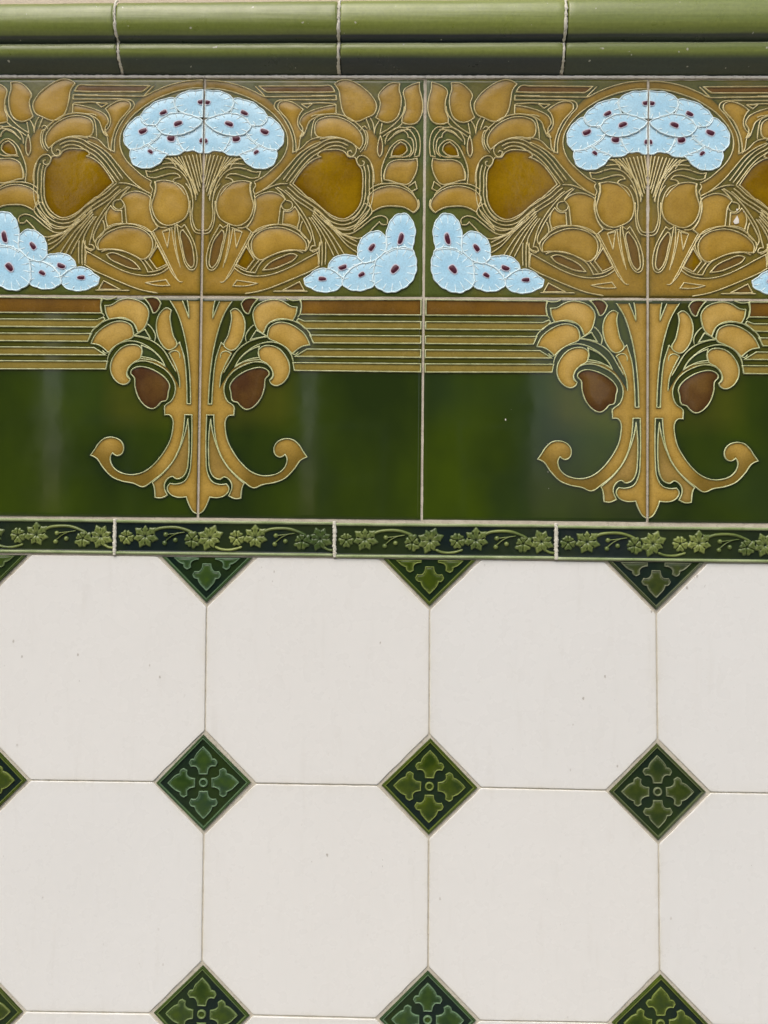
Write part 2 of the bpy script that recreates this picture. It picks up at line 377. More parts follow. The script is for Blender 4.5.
T = [ # free raised lines of the upper tile
  a_(25,80, 100,80, 180,95, 260,120, 340,155, 410,200, 470,250, 520,310, 550,370, 558,430, 545,490, 510,550, 460,600, 400,650, 345,680),
  a_(25,26, 100,30, 180,42, 260,65, 340,98, 412,133, 768,128)+b_(160,125, 162,152, 0,152)+a_(640,152, 540,152, 482,165, 470,195, 505,240, 545,300, 575,360, 590,420, 590,492, 640,468, 700,412, 768,394)+b_(60,405, 130,396, 200,402),
  a_(345,62, 412,130), 
  b_(-28,178, 50,172, 160,178), b_(0,125, 162,125), a_(640,178, 712,178, 680,205, 640,178),
  b_(0,262, 30,250, 90,246), b_(3,400, 10,330, 30,272, 80,248, 160,244, 240,268, 300,310, 345,365, 352,420, 335,465, 315,490),
  b_(318,350, 330,328, 345,322, 360,338), b_(330,352, 350,352, 360,370, 362,430, 345,475),
  b_(350,270, 362,300, 378,345), b_(375,266, 395,300, 405,372, 412,330, 440,282), 
  b_(455,300, 440,372, 500,335, 555,285, 588,235, 595,190), b_(585,300, 560,325, 500,360, 458,390),
  b_(475,440, 478,405, 515,352, 560,330, 600,332, 650,330, 685,370, 697,440, 690,515, 655,520), b_(488,420, 540,372, 590,350, 615,372, 620,395, 640,400, 655,450, 652,490, 625,520),
  b_(600,330, 640,360, 668,410, 672,460, 660,510), b_(640,345, 600,345, 560,352, 520,385),
  b_(455,690, 452,600, 478,520, 525,440, 580,410, 625,438, 640,470, 630,505, 600,520, 540,520, 500,525), b_(480,590, 465,640, 468,668),
  b_(620,712, 665,680, 678,725, 642,742), 
  b_(405,690, 402,620, 385,560, 355,522, 318,512, 295,532, 298,560, 318,578, 340,570, 342,552, 326,545), b_(262,430, 290,465, 284,500, 262,518, 238,508, 236,486, 254,478, 264,492),

  b_(366,738, 420,702, 500,690, 580,700, 640,738, 662,768),
  # round the pod, lower right
  d_(345,125, 388,162, 392,182, 330,252, 275,302), d_(378,165, 330,215, 272,292), d_(345,125, 300,200, 262,236),
  d_(655,188, 690,150, 685,100), d_(395,185, 370,215, 310,262, 250,296, 180,290, 130,266),
  d_(488,262, 490,228, 460,208, 412,215, 362,250, 312,290, 255,322, 190,318, 130,285), d_(488,262, 456,262, 440,245, 400,285, 350,338, 310,352, 230,338, 160,308),
  d_(20,170, 60,215, 150,300, 240,400, 300,442), d_(15,185, 60,240, 130,320, 218,455), d_(10,200, 60,260, 120,345, 185,465), d_(60,200, 140,280, 240,372, 300,402),
  d_(5,215, 60,290, 100,360, 152,465), d_(75,370, 78,440, 75,530), d_(98,372, 100,440, 96,520), d_(100,235, 180,310, 300,352), d_(20,160, 90,215, 180,305, 300,375),
  d_(-10,215, 45,300, 70,372, 50,415, 0,432), d_(60,372, 58,450, 60,520),
  # diagonals beside the big arc
  a_(348,762, 420,722, 500,652, 560,582, 630,502, 700,452, 768,422), a_(345,682, 355,705, 340,735, 350,760), a_(330,680, 322,710, 330,768),
  c_(490,22, 560,72, 620,138, 670,210, 710,290, 730,368, 738,400, 715,402, 703,425, 725,440, 750,425, 768,412), c_(350,72, 420,35, 500,5, 560,2), c_(480,25, 530,75, 548,105),
  c_(605,150, 650,215, 690,290, 712,355, 700,385, 690,360), c_(635,235, 620,300), c_(655,240, 640,300, 650,325, 690,362),
  c_(545,108, 585,122, 590,150, 560,172, 528,160, 520,135),
  # round the big lower leaves
  c_(130,0, 92,60, 80,130, 84,200, 72,262, 50,298, 20,300), c_(98,110, 95,200, 85,270, 60,314, 20,322), c_(345,70, 357,130, 348,190, 322,250, 290,282, 240,284),
  c_(375,492, 330,440, 310,390, 325,340, 370,293, 440,268, 520,264, 600,284, 660,328, 696,385, 680,432),
  c_(220,540, 270,575, 340,593, 420,590, 500,570, 600,525, 700,470, 768,435), c_(222,520, 290,560, 356,572, 400,500, 460,462, 540,432, 610,428, 660,445),
  c_(300,552, 350,486), c_(325,562, 382,490), c_(290,705, 400,685, 500,650, 620,600, 700,565, 768,525), c_(470,690, 690,690), c_(750,440, 757,480, 757,522),
  c_(130,265, 92,330, 60,400, 44,500, 58,548, 82,556, 112,530, 145,430, 165,340, 180,258), c_(125,262, 150,285, 185,262),
  c_(190,262, 186,370, 150,540), c_(212,285, 192,400, 162,510), c_(200,282, 272,310), c_(330,310, 240,480, 185,585, 150,632, 130,630), c_(345,318, 262,460, 200,580, 155,632),
  # stalks under the flower head
  a_(300,602, 240,590, 190,600, 150,630, 110,690, 85,768), a_(300,602, 350,618, 385,615, 375,650, 335,658, 280,645, 220,630, 180,635, 163,655, 205,668, 210,685, 165,722, 130,768), a_(285,570, 200,566, 150,592, 105,650, 75,705, 62,800),
]
for x0, x1, yb in ((42,24,640),(66,26,690),(90,34,720),(114,40,745),(138,50,770),(160,58,790),(182,70,720),(205,92,680),(228,120,650),(250,150,612),(268,190,590)):
    T.append(a_(x0, 500+(x0-40)*.14, (x0*.55+x1*.45), 500+(yb-500)*.45, x1, yb))
florets_up = [  # outline, stamen centre, stamen angle, stamen half length / width (view units)
  (a_(22,300, 60,325, 110,360, 172,382, 198,395, 180,430, 140,482, 90,478, 50,492, 22,492), a_(30,418)[0], 10, 17, 14),
  (a_(195,385, 240,378, 295,373, 330,410, 375,440, 350,470, 300,488, 240,510, 180,505, 145,485, 180,430), a_(228,405)[0], 0, 24, 19),
  (a_(320,320, 380,318, 425,262, 462,278, 495,310, 522,350, 530,400, 515,450, 480,475, 420,466, 360,440, 310,396, 292,365), a_(410,360)[0], 22, 27, 16),
  (a_(375,440, 425,466, 485,475, 484,530, 458,575, 405,595, 348,590, 300,562, 262,517, 250,505, 300,486, 345,468), a_(358,492)[0], -35, 17, 11),
  (a_(205,150, 250,147, 290,159, 330,170, 370,200, 410,235, 424,265, 414,300, 375,318, 322,315, 290,280, 240,250, 192,243, 210,190), a_(280,240)[0], 25, 24, 13),
  (a_(22,92, 70,98, 120,100, 170,120, 207,152, 211,185, 190,215, 150,242, 80,262, 22,268), a_(36,172)[0], 8, 26, 13),
  (a_(30,290, 90,262, 150,245, 230,248, 290,280, 322,320, 300,360, 240,384, 170,380, 100,355, 50,318), a_(185,312)[0], 22, 27, 15),
  (d_(0,585, 40,555, 95,545, 150,560, 195,595, 205,635, 180,672, 120,692, 60,690, 10,670, -28,645, -34,610), d_(78,611)[0], 2, 24, 13),
  (d_(115,540, 140,490, 190,462, 250,460, 312,480, 325,510, 262,540, 235,570, 212,604, 190,588, 150,558), d_(208,538)[0], -20, 26, 15),
  (d_(213,612, 250,560, 300,525, 360,508, 412,508, 405,580, 405,650, 360,675, 300,685, 240,670, 208,640), d_(328,584)[0], -30, 21, 13),
  (d_(305,440, 315,380, 350,335, 410,308, 450,315, 480,350, 485,410, 455,460, 400,495, 350,507, 310,480), d_(392,412)[0], -55, 26, 15),
  (d_(485,400, 488,310, 520,230, 560,200, 610,200, 645,240, 665,300, 657,370, 645,428, 580,418, 520,430, 485,452), d_(576,356)[0], -76, 36, 16),
  (d_(405,580, 420,500, 470,450, 540,418, 642,425, 668,480, 670,560, 640,630, 570,680, 500,695, 440,672, 408,640), d_(538,550)[0], -50, 30, 19),
]
green_up = [ # where the hand painted ground runs from ochre (0) to green (1)
  (.02,.02,.75),(.3,.02,.85),(.6,.02,.95),(.95,.02,1),(.55,.3,.35),(.3,.12,.8),(.47,.2,.8),(.42,.37,.8),(.2,.4,.65),(.05,.4,.25),(.62,.15,.45),(.7,.25,.5),(.82,.2,.8),(.98,.3,1.1),(.97,.6,1.1),(.96,.95,1.2),
  (.6,.98,.9),(.3,.98,.4),(.1,.9,.1),(.3,.7,.35),(.05,.7,.3),(.5,.65,.3),(.6,.75,.35),(.8,.68,.9),(.45,.5,.35),(.9,.45,.7),(.4,.08,.5),(.25,.35,.9)]
def body(mb, row, lines):
    """biscuit body with a finely divided glazed face and eased edges"""
    n = 118; e = .0054; g = np.linspace(e, 1-e, n); X, Y = np.meshgrid(g, g); x, y = X.ravel(), Y.ravel()
    A = np.array([l[i] for l in lines for i in range(len(l)-1)]); B = np.array([l[i+1] for l in lines for i in range(len(l)-1)])
    d = dist(x, y, A, B); ed = np.minimum(np.minimum(x-e, 1-e-x), np.minimum(y-e, 1-e-y))
    h = -.0005*np.clip(1-ed/.006, 0, 1)**2
    pool = np.exp(-np.maximum(d-.003, 0)/(.0048 if row == 0 else .008))
    F = [(j*n+i, j*n+i+1, (j+1)*n+i+1, (j+1)*n+i) for j in range(n-1) for i in range(n-1)]
    V = list(zip(x, y, h)); ring = [i for i in range(n)]+[j*n+n-1 for j in range(1, n)]+[(n-1)*n+i for i in range(n-2, -1, -1)]+[j*n for j in range(n-2, 0, -1)]
    mb.add(V, F, 0, pool)
    V2 = [V[i] for i in ring]+[(V[i][0], V[i][1], -.009) for i in ring]; m = len(ring)
    mb.add(V2, [(i, (i+1) % m, m+(i+1) % m, m+i) for i in range(m)], 0)
    return x, y
def tile_parts(root, row, ox, oy, mir):
    line = 'line' if row == 0 else 'line2'
    shapes = (LV if row == 0 else LL)
    alll = []; cells = []
    for kind, path, mat, dome in shapes:
        alll.append(path+[path[0]])
    FL = TU if row == 0 else TL
    mb = MB(); x, y = body(mb, row, alll+FL)
    gr = np.zeros(len(mb.V))
    if row == 0:
        w_ = np.zeros(len(x)); s_ = np.zeros(len(x))
        for gx, gy, v in green_up:
            k = 1/((x-gx)**2+(y-gy)**2+.0015)**1.5; w_ += k; s_ += k*v
        gr[:len(x)] = s_/w_
    else:
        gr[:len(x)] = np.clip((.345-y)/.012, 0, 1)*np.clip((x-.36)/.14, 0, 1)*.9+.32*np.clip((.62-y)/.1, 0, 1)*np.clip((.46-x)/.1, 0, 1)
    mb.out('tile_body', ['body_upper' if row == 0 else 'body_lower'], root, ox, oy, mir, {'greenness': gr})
    for kind, path, mat, dome in shapes:
        mb = MB(); fill(mb, path, .00012, dome*.62, wid=.036, gs=.0105, mi=0, poolw=.0105)
        if path is LL_TRUNK: mb.pool = [max(p, .9*smooth1(min(1, max(0, (v[0]-.12)/.12)))*(v[1] > .58)*(1-.8*math.exp(-((v[0]-.40)**2+(v[1]-.66)**2)/.0035))) for p, v in zip(mb.pool, mb.V)]
        if kind not in ('stem', 'glaze_ground'): ribbon(mb, path, closed=True, mi=1, z=.0001)
        mb.out(kind, [mat, line], root, ox, oy, mir)
    mb = MB()
    for l in FL: ribbon(mb, l)
    mb.out('raised_outline', [line], root, ox, oy, mir)
    if row == 0:
        for k, (path, cpt, ang, sl, sw) in enumerate(FU):
            mb = MB(); cx, cy = cpt; q = np.array(path); m = q.mean(0)
            z = .00018+.00012*(k % 7)
            # scalloped rim
            t = np.linspace(0, 1, len(q), endpoint=False); c0 = .6*m+.4*np.array([max(.02, cx), cy])
            per = np.linalg.norm(np.roll(q, -1, 0)-q, axis=1).sum(); ns = max(6, int(per/.042))
            sc_ = 1-.035*np.abs(np.sin(np.pi*(t*ns)))**3
            q2 = c0+(q-c0)*(1.03*(1-.035*(1-np.abs(np.sin(np.pi*t*ns))))[:, None])
            q2[:, 0] = np.maximum(q2[:, 0], .0060)
            fill(mb, q2, z, .00035, wid=.03, gs=.010, mi=0, poolw=.016)
            ribbon(mb, list(q2), hw=.0031, ht=.0006, z=z, closed=True, mi=1)
            for j in range(ns):
                b0 = q2[int((j+.5)/ns*len(q2)) % len(q2) if False else int(j/ns*len(q2))]
                if b0[0] < .01: continue
                s0 = .55+.15*rng.random()
                ribbon(mb, [c0+(b0-c0)*(s0+(1-s0)*u) for u in (0, .3, .6, .97)], hw=.0022, ht=.00016, z=z+.0003, mi=1)
            fo = mb.out('floret', ['petal', 'white_line'], root, ox, oy, mir)
            mb = MB(); r = math.radians(ang); s = 1/(6.4*220)
            def el(k1, k2, a1=20):
                o = []
                for i in range(a1):
                    u = 2*math.pi*i/a1; ex, ey = math.copysign(abs(math.cos(u))**.75, math.cos(u))*k1*s, math.copysign(abs(math.sin(u))**.75, math.sin(u))*k2*s
                    wv = 1+.06*math.sin(3*u+k*2)
                    o.append(np.array([max(.0060, cx+(ex*math.cos(r)-ey*math.sin(r))*wv), cy+(ex*math.sin(r)+ey*math.cos(r))*wv]))
                return o
            fill(mb, el(sl*1.2, sw*1.3), z+.0006, .00012, wid=.008, gs=.006, mi=1, poolw=.002)
            fill(mb, el(sl*.98, sw*.95), z+.00074, .0005, wid=.010, gs=.006, mi=0, poolw=.004)
            so = mb.out('stamen', ['stamen', 'pinkring'], fo, ox, oy, mir)
# =================================================================== LOWER TILE
leaves_lo = [
  e_(205,125, 235,110, 270,135, 295,190, 295,260, 270,330, 220,378, 180,365, 165,345, 190,285, 205,220, 212,170),
  e_(355,190, 350,130, 380,85, 430,60, 490,52, 540,65, 590,95, 628,100, 620,150, 600,188, 560,180, 500,185, 450,205, 428,240, 415,272, 375,240),
  e_(445,262, 460,225, 510,200, 570,205, 630,235, 680,280, 712,345, 660,355, 600,402, 560,360, 500,325, 445,295),
  e_(392,425, 385,385, 410,355, 460,348, 510,365, 555,410, 582,470, 580,530, 545,585, 500,605, 468,592, 458,570, 480,548, 472,505, 440,465, 400,440),
]
pods_lo = [e_(212,645, 205,610, 225,570, 280,525, 350,495, 410,490, 450,513, 455,532, 432,560, 425,620, 400,690, 350,745, 310,757, 275,735, 255,712, 225,702)]
bud_lo = [e_(272,80, 300,48, 380,48, 345,90, 322,142, 308,142)]
center = e_(22,62, 105,62, 95,110, 92,170, 112,118, 135,64, 212,64, 162,150, 124,260, 98,370, 78,520, 70,722, 92,722, 100,560, 116,430, 148,330, 160,350, 185,368, 220,385, 165,520, 150,545, 145,610, 235,485, 300,440, 400,438, 440,466, 380,450, 290,475, 220,520, 172,595, 168,650, 190,702, 232,738)
arm = f_(235,20, 233,78, 200,80, 180,110, 180,170, 195,240, 230,310, 290,390, 350,440, 410,462, 470,462, 530,440, 565,400, 573,352, 560,328, 530,345, 500,330, 490,290, 510,250, 560,228, 610,235, 650,270, 675,310, 700,345, 660,365, 620,420, 560,480, 500,505, 420,520, 362,540, 300,500, 230,440, 180,380, 140,300, 115,200, 105,75, 60,75, 57,200, 59,350, 68,440, 100,500, 150,518, 190,515, 207,545, 190,580, 150,600, 85,598, 65,650, 40,690, 12,705)
trunk = center+arm[1:]+[e_(22,722)[0]]
inner = f_(86,105, 76,200, 76,350, 86,430, 110,470, 150,485, 175,470, 210,490, 226,530, 206,590, 245,608, 283,605, 293,530, 303,512, 225,440, 165,360, 125,270, 98,180)
band = [g_(100,140, 130,153, 722,156, 722,194, 135,191, 92,152), g_(160,225, 722,230, 722,268, 178,265), g_(145,297, 722,301, 722,340, 85,334), g_(75,366, 722,373, 722,415, 82,406)]
brownb = g_(112,42, 722,42, 722,122, 108,118, 116,75)
green_lo = [e_(237,485, 262,440, 312,390, 390,352, 386,385, 392,425, 330,435, 285,455), e_(332,310, 370,250, 438,288, 385,297)]
TLraw = [
  e_(105,55, 95,110, 92,170, 112,118, 136,60), e_(215,60, 162,150, 125,260, 100,370, 80,520, 69,722, 92,722, 100,560, 116,430, 148,330, 165,345),
  e_(145,432, 150,395, 180,383, 212,400, 175,470, 150,535, 140,620), 
  e_(165,520, 200,460, 250,380, 310,330, 380,302, 445,292), e_(235,487, 268,430, 330,372, 400,335, 470,325, 540,347, 590,400, 607,452),
  e_(308,325, 302,290, 325,243, 357,212),
  e_(555,42, 600,58, 645,55, 656,90, 650,140, 632,165), e_(380,45, 345,90, 322,142), e_(640,170, 625,190),
  e_(415,272, 440,215, 500,178, 570,180, 640,205, 700,255, 725,300), e_(600,402, 620,405, 640,385),
  e_(285,470, 400,436)[:0] or e_(240,480, 285,455, 400,438),
  e_(235,768, 232,738, 190,702, 170,650, 173,595, 220,520, 290,475, 370,452, 430,462, 468,493, 478,538, 460,568),
  f_(235,18, 233,78, 200,80, 180,110, 180,170, 195,240, 230,310, 290,390, 350,440, 410,462, 470,462, 530,440, 565,400, 573,352, 560,328, 530,345, 500,330, 490,290, 510,250, 560,228, 610,235, 650,270, 675,310, 700,345, 660,365, 620,420, 560,480, 500,505, 420,520, 362,540, 300,500, 230,440, 180,380, 140,300, 115,200, 105,75, 60,75, 57,200, 59,350, 68,440, 100,500, 150,518, 190,515, 207,545, 190,580, 150,600, 85,598, 65,650, 40,690, 12,705),
]
LV = [('leaf', spline(p, True, trim=True), 'leaf', .0007) for p in leaves_up]+[('seed_pod', spline(p, True, trim=True), 'amber', .0003) for p in pods_up] \
   + [('stem', spline(p, True, trim=True), 'stem', .00025) for p in stems_up]
for p, m in slots_up: LV.append(('glaze_panel', spline(p, True, trim=True), m, .00015))
def offset(path, d):
    q = np.array(path); t = np.gradient(q, axis=0); t /= np.linalg.norm(t, axis=1)[:, None]
    return [a for a in q+d*np.stack([t[:, 1], -t[:, 0]], 1)]
UP_ = spline(a_(570,694, 622,624, 672,560, 722,514)+b_(64,488, 120,455, 180,449, 228,470))
DN_ = spline(b_(338,575, 350,625, 350,700)+d_(350,76, 330,150, 280,212, 215,240, 150,226, 60,150)+c_(704,108, 640,65, 596,24)+a_(570,694))
FRAME_LINES = [UP_, offset(UP_, .017), offset(UP_, .034), DN_, offset(DN_, .017), offset(DN_, .034)]
LL_TRUNK = spline(trunk, True, trim=True)
LL = [('leaf', spline(p, True, trim=True), 'leaf2', .0008) for p in leaves_lo]+[('seed_pod', spline(p, True, trim=True), 'brown', .0008) for p in pods_lo]+[('bud', spline(bud_lo[0], True, trim=True), 'brown', .0003)] \
   + [('stem', LL_TRUNK, 'stem2', .0004), ('leaf', spline(inner, True, trim=True), 'scroll', .0004), ('stripe', spline(brownb, True, corner=3, trim=True), 'brownband', .0002)] \
   + [('stripe', spline(p, True, corner=3, trim=True), 'band', .0003) for p in band]+[('glaze_panel', spline(p, True, trim=True), 'darkgreen', .0001) for p in green_lo]
TU = [spline(l, trim=True) for l in T]+FRAME_LINES; TL = [spline(l, trim=True) for l in TLraw]
FU = [(spline(p, True, trim=True), c, a, l, w_) for p, c, a, l, w_ in florets_up]

def copy_tree(o, parent=None):
    c = o.copy(); COL.objects.link(c)
    if parent: c.parent = parent
    for ch in o.children: copy_tree(ch, c)
    return c
protos = {}
for row in (0, 1):
    for mir in (False, True):
        r = empty('flower_tile' if row == 0 else 'stem_tile', W(-.5 if mir else .5, row+.993, 0), '', 'tile')
        tile_parts(r, row, 0, row, mir); protos[row, mir] = r
used = set()
def place(row, mir, X, label, tilt):
    p = protos[row, mir]
    r = p if (row, mir) not in used else copy_tree(p)
    used.add((row, mir)); r.location = W(X+(-.5 if mir else .5), row+.993, 0)+Vector((0, -abs(tilt[1])*.0009, 0))
    r.rotation_euler = (math.radians(tilt[0]*.22), 0, math.radians(tilt[1]*.25))
    r['label'] = label; r['group'] = 'flower relief tiles of the upper frieze row' if row == 0 else 'green relief tiles of the lower frieze row'
    return r
T00 = place(0, True, 0, 'flower relief tile at the left edge of the frieze, under the leftmost rail joint', (.4, -.5))
T01 = place(0, False, 0, 'flower relief tile second from left, right half of the left tree with amber pod', (-.3, .4))
T02 = place(0, True, 2, 'flower relief tile third from left, holding the left half of the right tree', (.2, .3))
T03 = place(0, False, 2, 'flower relief tile cut by the right edge, with a white chip in a small leaf', (-.4, -.4))
B00 = place(1, True, 0, 'bottle green relief tile at the left edge with left half of the left trunk', (.5, .8))
B01 = place(1, False, 0, 'bottle green relief tile second from left with right half of the left trunk', (-.2, -.6))
B02 = place(1, True, 2, 'bottle green relief tile third from left, scratched beside its chestnut pod', (.3, -.3))
B03 = place(1, False, 2, 'bottle green relief tile cut by the right edge, bluish sheen by its scroll', (-.5, .7))
# chips knocked out of the glaze
def chip(parent, X, Y, r, seed, name='chip', z=.0011):
    rs = random.Random(seed); k = 9; out = []
    for i in range(k):
        a = 2*math.pi*i/k; q = r*(.5+.6*rs.random()); out.append(np.array([X+q*math.cos(a), Y+q*math.sin(a)*1.3]))
    mb = MB(); fill(mb, out, z, .0002, wid=r*.7, gs=max(.002, r*.5)); mb.out(name, ['chip'], parent, 0, 0)
chip(T03, 2.392, .645, .017, 3); chip(T03, 2.395, .60, .006, 4); chip(T03, 2.425, .605, .004, 12)
for i, (X, Y, r) in enumerate([(1.37,1.545,.0045),(1.395,1.50,.0022),(1.40,1.515,.0018),(1.385,1.528,.0016)]): chip(B02, X, Y, r, 20+i, z=.0002)
for i, (X, Y, r) in enumerate([(-.485,1.50,.003),(-.395,1.505,.003),(-.545,1.555,.002),(-.68,1.88,.002)]): chip(B00, X, Y, r, 30+i, z=.0002)
for i, (X, Y, r) in enumerate([(.595,1.53,.0035),(.22,1.30,.0015)]): chip(B01, X, Y, r, 40+i, z=.0002)
for i in range(9): chip(B02, 1.545+.03*rng.random(), 1.60+.28*rng.random(), .0016+.0012*rng.random(), 70+i, 'scratch', z=.0002)
for i in range(16): chip(B00, -.905+.30*rng.random()**1.3, 1.083+.012*rng.random(), .0035+.004*rng.random(), 50+i, z=.0005)

# =================================================================== WALL, GROUT, GROUND
wall = empty('wall', W(.8, Z0/P, 0), 'cream painted wall carrying the tiles, seen above the green rail and as the grout in the joints', 'wall')
def panel(name, X0, X1, Y0, Y1, h, mat, back=-.03, nx=90, ny=60, rough=.0002):
    xs = np.linspace(X0, X1, nx); ys = np.linspace(Y0, Y1, ny); V = []; F = []
    for y in ys:
        for x in xs: V.append((x, y, h+rough*(rng.random()-.5)))
    F = [(j*nx+i, j*nx+i+1, (j+1)*nx+i+1, (j+1)*nx+i) for j in range(ny-1) for i in range(nx-1)]
    mb = MB(); mb.add(V, F)
    mb.out(name, [mat], wall, 0, 0)
panel('grout', -2.2, 4.2, -.20, 2.17, -.0003, 'grout', nx=160, ny=90)
panel('grout', -2.2, 4.2, 2.17, 8.05, -.0008, 'grout_white', nx=160, ny=160)
def box(mb, x0, x1, y0, y1, h0, h1):
    V = [(x, y, h) for h in (h0, h1) for y in (y0, y1) for x in (x0, x1)]
    mb.add(V, [(4,5,7,6), (0,1,3,2), (0,1,5,4), (2,3,7,6), (0,2,6,4), (1,3,7,5)])
def raw(name, boxes, mat, parent, bevel=0):
    bm = bmesh.new()
    for x0, x1, y0, y1, z0, z1 in boxes:
        m = Matrix.Translation(((x0+x1)/2, (y0+y1)/2, (z0+z1)/2)) @ Matrix.Diagonal((x1-x0, y1-y0, z1-z0, 1))
        bmesh.ops.create_cube(bm, size=1, matrix=m)
    if bevel: bmesh.ops.bevel(bm, geom=list(bm.edges), offset=bevel, segments=2, affect='EDGES')
    me = bpy.data.meshes.new(name); bm.to_mesh(me); bm.free(); me.materials.append(MT[mat])
    o = bpy.data.objects.new(name, me); COL.objects.link(o)
    if parent: o.parent = parent; o.location = -parent.location
    return o
raw('masonry', [(-1.2, 1.6, .0095, .24, -.02, 3.2)], 'plaster', wall)
raw('plaster', [(-1.2, 1.6, -.0045, .0093, Z0+.285*P, 3.2)], 'plaster', wall)
g = raw('pavement', [(-60, 60, -2.6, .24, -.3, 0.0)], 'paving', None); g['kind'] = 'structure'
g = raw('road', [(-60, 60, -9, -2.6, -.3, -.12)], 'asphalt', None); g['kind'] = 'structure'
g = raw('ground', [(-900, 900, -900, 900, -.4, -.31)], 'paving', None); g['kind'] = 'structure'

# unseen houses added opposite, spaced to give the glazes reflections
n = N('added_house_brown_brick', .85, .3); br = n.t.nodes.new('ShaderNodeTexBrick'); br.inputs['Scale'].default_value = 4.5
br.inputs['Color1'].default_value = (.085,.045,.03,1); br.inputs['Color2'].default_value = (.06,.034,.024,1); br.inputs['Mortar'].default_value = (.16,.14,.12,1)
tc = n.t.nodes.new('ShaderNodeTexCoord'); mp = n.t.nodes.new('ShaderNodeMapping'); mp.inputs['Rotation'].default_value = (math.pi/2, 0, 0); n.L(tc.outputs['Object'], mp.inputs[0]); n.L(mp.outputs[0], br.inputs['Vector']); n.color(br.outputs[0]); MT['brick'] = n.m
n = N('added_house_roof_slate', .7, .3); n.color((.035,.036,.042)); MT['slate'] = n.m
n = N('added_house_window_glass', .05, .5); n.color((.01,.012,.014)); MT['glass'] = n.m
n = N('added_house_white_joinery', .4, .4); n.color((.6,.6,.57)); MT['joinery'] = n.m
n = N('added_house_green_door_paint', .3, .4); n.color((.015,.04,.02)); MT['door'] = n.m
def house(x0, x1, y, H, label, cols, dx):
    r = empty('added_brick_house', ((x0+x1)/2, y, 0), label, 'house', 'added unseen houses across the road'); r.empty_display_size = 1
    raw('wall', [(x0, x1, y-7, y, 0, H)], 'brick', r)
    mb = bmesh.new(); v = [mb.verts.new(p) for p in [(x0-.2, y+.3, H), (x1+.2, y+.3, H), (x1+.2, y-7.3, H), (x0-.2, y-7.3, H), (x0-.2, y-3.5, H+2.2), (x1+.2, y-3.5, H+2.2)]]
    for f in ((0,1,5,4), (2,3,4,5), (0,4,3), (1,2,5), (3,2,1,0)): mb.faces.new([v[i] for i in f])
    me = bpy.data.meshes.new('roof'); mb.to_mesh(me); mb.free(); me.materials.append(MT['slate']); ro = bpy.data.objects.new('roof', me); COL.objects.link(ro); ro.parent = r; ro.location = -r.location
    def child(name, boxes, mat, par):
        o = raw(name, boxes, mat, None); o.parent = par; o.location = (0, 0, 0); return o
    for f in (0, 1):
        for cx in cols:
            if f == 0 and abs(cx-dx) < .1: continue
            z = 1.0+2.9*f; fr = [(cx-.5, cx-.42, y-.02, y+.05, z, z+1.6), (cx+.42, cx+.5, y-.02, y+.05, z, z+1.6), (cx-.42, cx+.42, y-.02, y+.05, z, z+.08), (cx-.42, cx+.42, y-.02, y+.05, z+1.52, z+1.6), (cx-.42, cx+.42, y-.02, y+.045, z+.77, z+.83)]
            wn = raw('window', fr, 'joinery', r); child('pane', [(cx-.42, cx+.42, y-.01, y+.02, z+.08, z+1.52)], 'glass', wn)
    raw('door', [(dx-.45, dx+.45, y-.02, y+.04, .05, 2.1)], 'door', r)
house(-4.9, -2.3, -12.2, 7.2, 'added narrow brown brick house across the road, out of view, mirrored in the left green glaze', (-4.3, -3.0), -3.0)
house(-1.2, 2.1, -12.2, 7.6, 'added wide brown brick house across the road, out of view, mirrored in the middle green glaze', (-.6, .45, 1.5), .45)
house(6.4, 11.6, -12.6, 7.0, 'added far right brown brick house across the road, out of view', (7.2, 9, 10.8), 9)
house(-14, -8.2, -12.4, 7.4, 'added far left brown brick house across the road, out of view', (-13, -11.1, -9.2), -11.1)
far = raw('pavement', [(-60, 60, -30, -9, -.3, 0.0)], 'paving', None); far['kind'] = 'structure'
